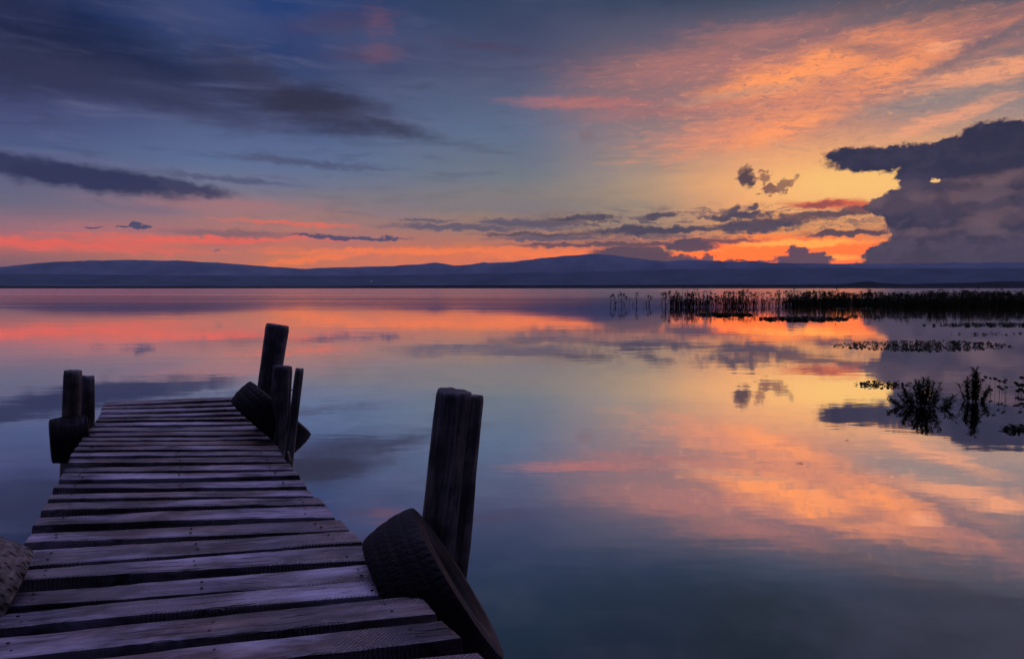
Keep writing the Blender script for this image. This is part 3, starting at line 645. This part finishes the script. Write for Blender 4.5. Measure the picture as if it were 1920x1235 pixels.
tube('wire', px_path([(545, 731), (551, 730), (557, 731)], b0p - Vector((0, .05, 0)), 6), .004, M_wire, None, 'rusty wire tying the thin pole to the short thick post', 'wire')

# ---------------------------------------------------------------- vegetation
class Acc:
    def __init__(s): s.v = []; s.f = []
    def blade(s, p, d, L, w, droop=.3, n=4, side=None):
        """narrow leaf from p along d"""
        d = d.normalized(); sd = side or d.cross(Vector((0, 0, 1)))
        if sd.length < .01: sd = Vector((1, 0, 0))
        sd.normalize(); q = p.copy(); dd = d.copy(); b = len(s.v)
        for i in range(n + 1):
            ww = w * math.sin(math.pi * (.12 + .88 * i / n)) * .5 + .0005
            s.v += [q - sd * ww, q + sd * ww]
            q = q + dd * (L / n); dd = (dd + Vector((0, 0, -droop / n))).normalized()
        for i in range(n): s.f.append((b + 2 * i, b + 2 * i + 1, b + 2 * i + 3, b + 2 * i + 2))
    def stem(s, p, q, r, nr=4):
        d = (q - p).normalized(); t_ = d.to_track_quat('Z', 'Y'); b = len(s.v)
        for c_, rr_ in ((p, r), (q, r * .7)):
            for k in range(nr): s.v.append(c_ + t_ @ Vector((math.cos(2 * math.pi * k / nr) * rr_, math.sin(2 * math.pi * k / nr) * rr_, 0)))
        for k in range(nr): s.f.append((b + k, b + (k + 1) % nr, b + nr + (k + 1) % nr, b + nr + k))
    def disc(s, c_, nrm, r, asp=.8, n=8):
        q = nrm.normalized().to_track_quat('Z', 'Y'); b = len(s.v); a0 = rnd.random() * 6
        s.v.append(c_ - nrm.normalized() * r * .15)
        for k in range(n):
            a = a0 + 2 * math.pi * k / n; s.v.append(c_ + q @ Vector((math.cos(a) * r, math.sin(a) * r * asp, 0)))
        for k in range(n): s.f.append((b, b + 1 + k, b + 1 + (k + 1) % n))
def rv(a=1.0): return Vector((rnd.uniform(-a, a), rnd.uniform(-a, a), rnd.uniform(-a, a)))

def papyrus(A, p, h, sc=1.0, lean=.18):
    """one tall sedge stem with a mop of leaves, or a long bent blade"""
    if rnd.random() < .4:
        A.blade(p, Vector((rnd.gauss(0, .3), rnd.gauss(0, .2), 1)), h * rnd.uniform(.6, 1.05), .045 * sc, rnd.uniform(.2, 1.2), 6)
        if rnd.random() < .6: return
    top = p + Vector((rnd.gauss(0, lean) * h * .5, rnd.gauss(0, lean) * h * .5, h)); mid = p.lerp(top, .5) + Vector((rnd.gauss(0, .02), 0, 0)) * h
    A.stem(p, mid, .008 * sc); A.stem(mid, top, .007 * sc)
    for k in range(rnd.randint(8, 14)):
        a = rnd.random() * 6.28; el = rnd.uniform(-.3, 1.2)
        A.blade(top - Vector((0, 0, rnd.uniform(0, .12 * h))), Vector((math.cos(a), math.sin(a), el)), rnd.uniform(.12, .42) * sc, .06 * sc, rnd.uniform(.4, 1.8), 3)
    for k in range(rnd.randint(3, 7)):
        a = rnd.random() * 6.28
        A.blade(p.lerp(top, rnd.uniform(.3, .95)), Vector((math.cos(a), math.sin(a), .9)), rnd.uniform(.15, .35) * sc, .05 * sc, 1.2, 3)
def clump(A, cx, cy, n, spread, hmin, hmax, low_=0.5, sc=1.0):
    for i in range(n): papyrus(A, Vector((cx + rnd.gauss(0, spread), cy + rnd.gauss(0, spread * .7), -.05)), rnd.uniform(hmin, hmax), sc)
    for i in range(int(n * low_)):
        p = Vector((cx + rnd.gauss(0, spread * 1.1), cy + rnd.gauss(0, spread * .7), -.02)); a = rnd.random() * 6.28
        A.blade(p, Vector((math.cos(a) * .35, math.sin(a) * .35, 1)), rnd.uniform(.5, 1.0) * hmax * .6, .05 * sc, .5, 4)
def local(A, name, mat, loc, parent=None):
    L0 = Vector((loc.x, loc.y, 0)); o = mesh_obj(name, [v - L0 for v in A.v], A.f, mat, parent); o.location = L0; return o

for (px, hh, n, lab) in [(1153, 1.72, 4, 'lone reed tuft farthest left, with one tall stalk'), (1166, 1.25, 3, 'low reed tuft just right of the farthest left one'), (1181, 1.35, 4, 'sparse leafy reed tuft standing alone in open water'),
                         (1213, 1.2, 4, 'thin forked reed tuft between the lone tufts and the reed bed'), (1244, 1.35, 4, 'faint reed tuft at the left tip of the reed bed')]:
    p = on_z(px, 573, 0); A = Acc(); clump(A, p.x, p.y, n, .28, hh * .6, hh, .5, 1.5)
    tag(local(A, 'reed_tuft', M_reed, p), lab, 'reeds')
for i in range(26):
    px = 1258 + i * 9.3 + rnd.uniform(-3, 3); p = on_z(px, 574.5 + rnd.uniform(-1.5, 1.5), 0); A = Acc()
    dens = 1.25 if px < 1310 or 1360 < px < 1400 else (.45 if px > 1412 else .85)
    clump(A, p.x, p.y, int(14 * dens) + 3, .30, .55, 1.55 + (.25 if rnd.random() < .3 else 0), 1.2, 1.0)
    tag(local(A, 'reed_clump', M_reed, p), 'dark papyrus clump in the loose left stretch of the reed bed', 'reeds', 'papyrus clumps of the loose left stretch')
A = Acc()
for i in range(1150):
    u = rnd.random(); px = 1482 + (u ** .9) * 620; py = rnd.uniform(568, 575 + (px - 1480) * .006)
    hk = .84 + .3 * noise.noise(Vector((px * .045, 3.3, 0)))
    if 1636 < px < 1652 and rnd.random() < .6: continue
    p = on_z(px, py, 0)
    for k in range(2): papyrus(A, Vector((p.x + rnd.gauss(0, .4), p.y + rnd.gauss(0, .4), -.05)), (rnd.uniform(.85, 1.5) + min(.12, (px - 1480) * .0004)) * hk + (.35 if rnd.random() < .06 else 0), 1.1)
    for k in range(5):
        a = rnd.random() * 6.28
        A.blade(Vector((p.x + rnd.gauss(0, .5), p.y + rnd.gauss(0, .5), -.02)), Vector((math.cos(a) * .4, math.sin(a) * .4, 1)), rnd.uniform(.5, 1.1) * hk, .09, .6, 3)
o = mesh_obj('reed_bed', A.v, A.f, M_reed); tag(o, 'dense black reed bed along the right of the lake', 'reeds', kind='stuff')

def mat_of_leaves(name, px0, px1, py, pyh, n, label, size=.06, hgt=.10, taper=True, mat=M_leaf, cat='floating plants', kind='stuff', dens_c=.5):
    A = Acc()
    for i in range(n):
        u = rnd.betavariate(1.6, 1.6) if dens_c == .5 else rnd.betavariate(1.2 + 2 * dens_c, 1.2 + 2 * (1 - dens_c))
        px = px0 + (px1 - px0) * u; th = pyh * (math.sin(math.pi * u) ** .6 if taper else 1)
        g = noise.noise(Vector((px * .11, py, 0)))
        if g < .02 and rnd.random() < .8: continue
        p = on_z(px, py + rnd.uniform(-1, 1) * th + g * pyh * .4, 0); hz = rnd.uniform(.01, hgt)
        p2 = Vector((p.x + rnd.gauss(0, .03), p.y + rnd.gauss(0, .03), hz)); A.stem(p + Vector((0, 0, -.01)), p2, .004 + size * .03, 3)
        A.disc(p2, rv(.7) + Vector((0, 0, .9)), size * rnd.uniform(.5, 1.2), .75, 7)
    p = on_z((px0 + px1) / 2, py, 0)
    return tag(local(A, name, mat, p), label, cat, None, kind)
mat_of_leaves('floating_plants', 1300, 1412, 590.5, 2.0, 1500, 'low mat of floating plants just below the left part of the reeds', .11, .08)
mat_of_leaves('floating_plants', 1425, 1590, 598.5, 2.6, 1900, 'longer floating plant mat over the orange reflection', .10, .08)
mat_of_leaves('floating_plants', 1560, 1700, 594, 1.4, 160, 'thin scatter of floating plants below the dense reeds', .08, .10)
mat_of_leaves('floating_plants', 1715, 1960, 609, 2.6, 1400, 'broken band of floating plants reaching the right edge of the frame', .055, .06, dens_c=.8)
mat_of_leaves('floating_plants', 1555, 1905, 648, 10.0, 2600, 'broad loose raft of floating plants below the broken band', .030, .022, dens_c=.52)
mat_of_leaves('floating_plants', 1780, 1935, 626, 2.0, 50, 'few floating leaves between the band and the broad raft', .05, .05)
mat_of_leaves('floating_plants', 1606, 1702, 721, 5.0, 260, 'short trail of floating leaves leading left from the leafy bush', .028, .04, kind='stuff')
mat_of_leaves('floating_plants', 1560, 1640, 578.5, 1.0, 90, 'sparse leaves on the water at the foot of the dense reeds', .08, .08)
mat_of_leaves('floating_plants', 1878, 1940, 805, 4.0, 120, 'small pale-edged patch of floating leaves low at the right edge', .028, .04)

def water_bush(px, py, h, wd, n, label, name='water_bush', lean=0.0, col_w=.25):
    """emergent plant: several leafy shoots rising from one spot"""
    base = on_z(px, py, 0); root = empty(name, (base.x, base.y, 0)); tag(root, label, 'water plant')
    S_ = Acc(); L_ = Acc()
    for i in range(n):
        k = rnd.random() if i > 4 else .04; a = rnd.random() * 6.28
        hh = h * (1 - .75 * k) * rnd.uniform(.8, 1.05); p = Vector((math.cos(a) * wd * k * .55, math.sin(a) * wd * k * .35, -.03))
        top = p + Vector((math.cos(a) * wd * .35 * k + lean * hh + rnd.gauss(0, .02), math.sin(a) * wd * .2, hh))
        S_.stem(p, top, .0045)
        m = int(10 + hh * 100)
        for j in range(m):
            s = rnd.uniform(.12, 1); q = p.lerp(top, s); aa = rnd.random() * 6.28
            L_.blade(q, Vector((math.cos(aa), math.sin(aa), rnd.uniform(-.1, 1.2))), rnd.uniform(.05, .11), .021, 1.0, 3)
    o1 = mesh_obj('stem', S_.v, S_.f, M_leaf, root); o2 = mesh_obj('leaf', L_.v, L_.f, M_leaf, root)
    o1['kind'] = o2['kind'] = 'stuff'
    return root
water_bush(1734, 762, .47, .62, 46, 'bushy dark water plant with a pointed crown, left of the taller one')
water_bush(1824, 752, .56, .32, 24, 'tall narrow leafy water plant right of the bushy one')
water_bush(1774, 757, .10, .25, 6, 'small low plants in the gap between the two leafy bushes')
def round_leaf_plant(px, py, pts, label, ref_h=1.0):
    """thin stalks each carrying one round leaf; pts = leaf positions in the photo"""
    base = on_z(px, py, 0); root = empty('round_leaf_plant', (base.x, base.y, 0)); tag(root, label, 'water plant')
    for (lx, ly, r) in pts:
        foot = on_z(lx + rnd.uniform(-1, 1), py + rnd.uniform(-2, 2), 0); tp = at_depth_of(lx, ly, foot)
        A = Acc(); A.stem(foot - Vector((0, 0, .03)) - base, tp - base, .0028)
        mesh_obj('stalk', A.v, A.f, M_leaf, root)
        A = Acc(); A.disc(tp - base, Vector((rnd.uniform(-.3, .3), -.75, .7)), r, .8, 12); A.disc(tp - base + Vector((0, .002, 0)), Vector((.2, -.8, .6)), r * .9, .8, 12)
        mesh_obj('leaf', A.v, A.f, M_leaf, root)
round_leaf_plant(1858, 743, [(1848, 707, .036), (1857, 709, .03), (1866, 710, .036), (1874, 714, .034), (1883, 716, .04), (1886, 712, .03), (1858, 731, .036), (1873, 725, .034), (1879, 729, .03), (1887, 726, .026), (1843, 712, .03)], 'thin stalks with round leaves right of the narrow leafy bush')
round_leaf_plant(1912, 740, [(1905, 718, .04), (1910, 722, .045), (1916, 708, .04), (1918, 722, .05), (1914, 730, .045), (1908, 733, .04), (1922, 735, .05), (1925, 715, .05), (1930, 728, .05)], 'clump of round leaves on stalks cut by the right edge of the frame')
for (px, py, L_, lab) in [(1498, 868, .055, 'single curled leaf floating on the orange reflection'), (1587, 825, .03, 'tiny dark leaf floating below the cloud reflection'), (1412, 683, .05, 'small dark fleck floating near the small cloud reflection')]:
    A = Acc(); p = on_z(px, py, .004)
    A.blade(p, Vector((1, .25, .25)), L_, .022, .6, 5); A.blade(p, Vector((-1, .1, .15)), L_ * .5, .016, .2, 4)
    tag(local(A, 'floating_leaf', M_leafdry, p), lab, 'leaf')

# tiny lamp on the far shore
dl = ray(697, 527); pl = Vector((dl.x, dl.y, 0)).normalized() * 5560
lampp = empty('lamp_mast', (pl.x, pl.y, 0)); tag(lampp, 'tiny pale light on the far shore below the mountains', 'lamp')
A = Acc(); A.stem(Vector((0, 0, 0)), Vector((0, 0, 52)), 1.2, 8); mesh_obj('mast', A.v, A.f, M_shore, lampp)
me_l, t, b = material('lamp_glow'); b.inputs['Emission Color'].default_value = (1, .85, .6, 1); b.inputs['Emission Strength'].default_value = 1.0
bm = bmesh.new(); bmesh.ops.create_icosphere(bm, subdivisions=2, radius=1.9); mm_ = bpy.data.meshes.new('lantern'); bm.to_mesh(mm_); bm.free(); mm_.materials.append(me_l)
lo = bpy.data.objects.new('lantern', mm_); COL.objects.link(lo); lo.parent = lampp; lo.location = (0, 0, 54)

# ---------------------------------------------------------------- haze over the lake
HZ = S + 300; ZT = 1050
mh = bpy.data.materials.new('evening_haze'); mh.use_nodes = True; t = mh.node_tree; t.nodes.clear()
pv = N(t, 'ShaderNodeVolumePrincipled'); pv.inputs['Color'].default_value = (.56, .74, .95, 1); pv.inputs['Density'].default_value = 2.2e-5
mo = N(t, 'ShaderNodeOutputMaterial'); link(t, pv.outputs[0], mo.inputs['Volume'])
z0, z1 = -1.5, ZT
hv = [(x, y, z) for z in (z0, z1) for x, y in ((-HZ, -HZ), (HZ, -HZ), (HZ, HZ), (-HZ, HZ))]
o = mesh_obj('haze', hv, [(0, 3, 2, 1), (4, 5, 6, 7), (0, 1, 5, 4), (1, 2, 6, 5), (2, 3, 7, 6), (3, 0, 4, 7)], mh)
tag(o, 'evening haze over the lake and hills', 'haze', kind='stuff')
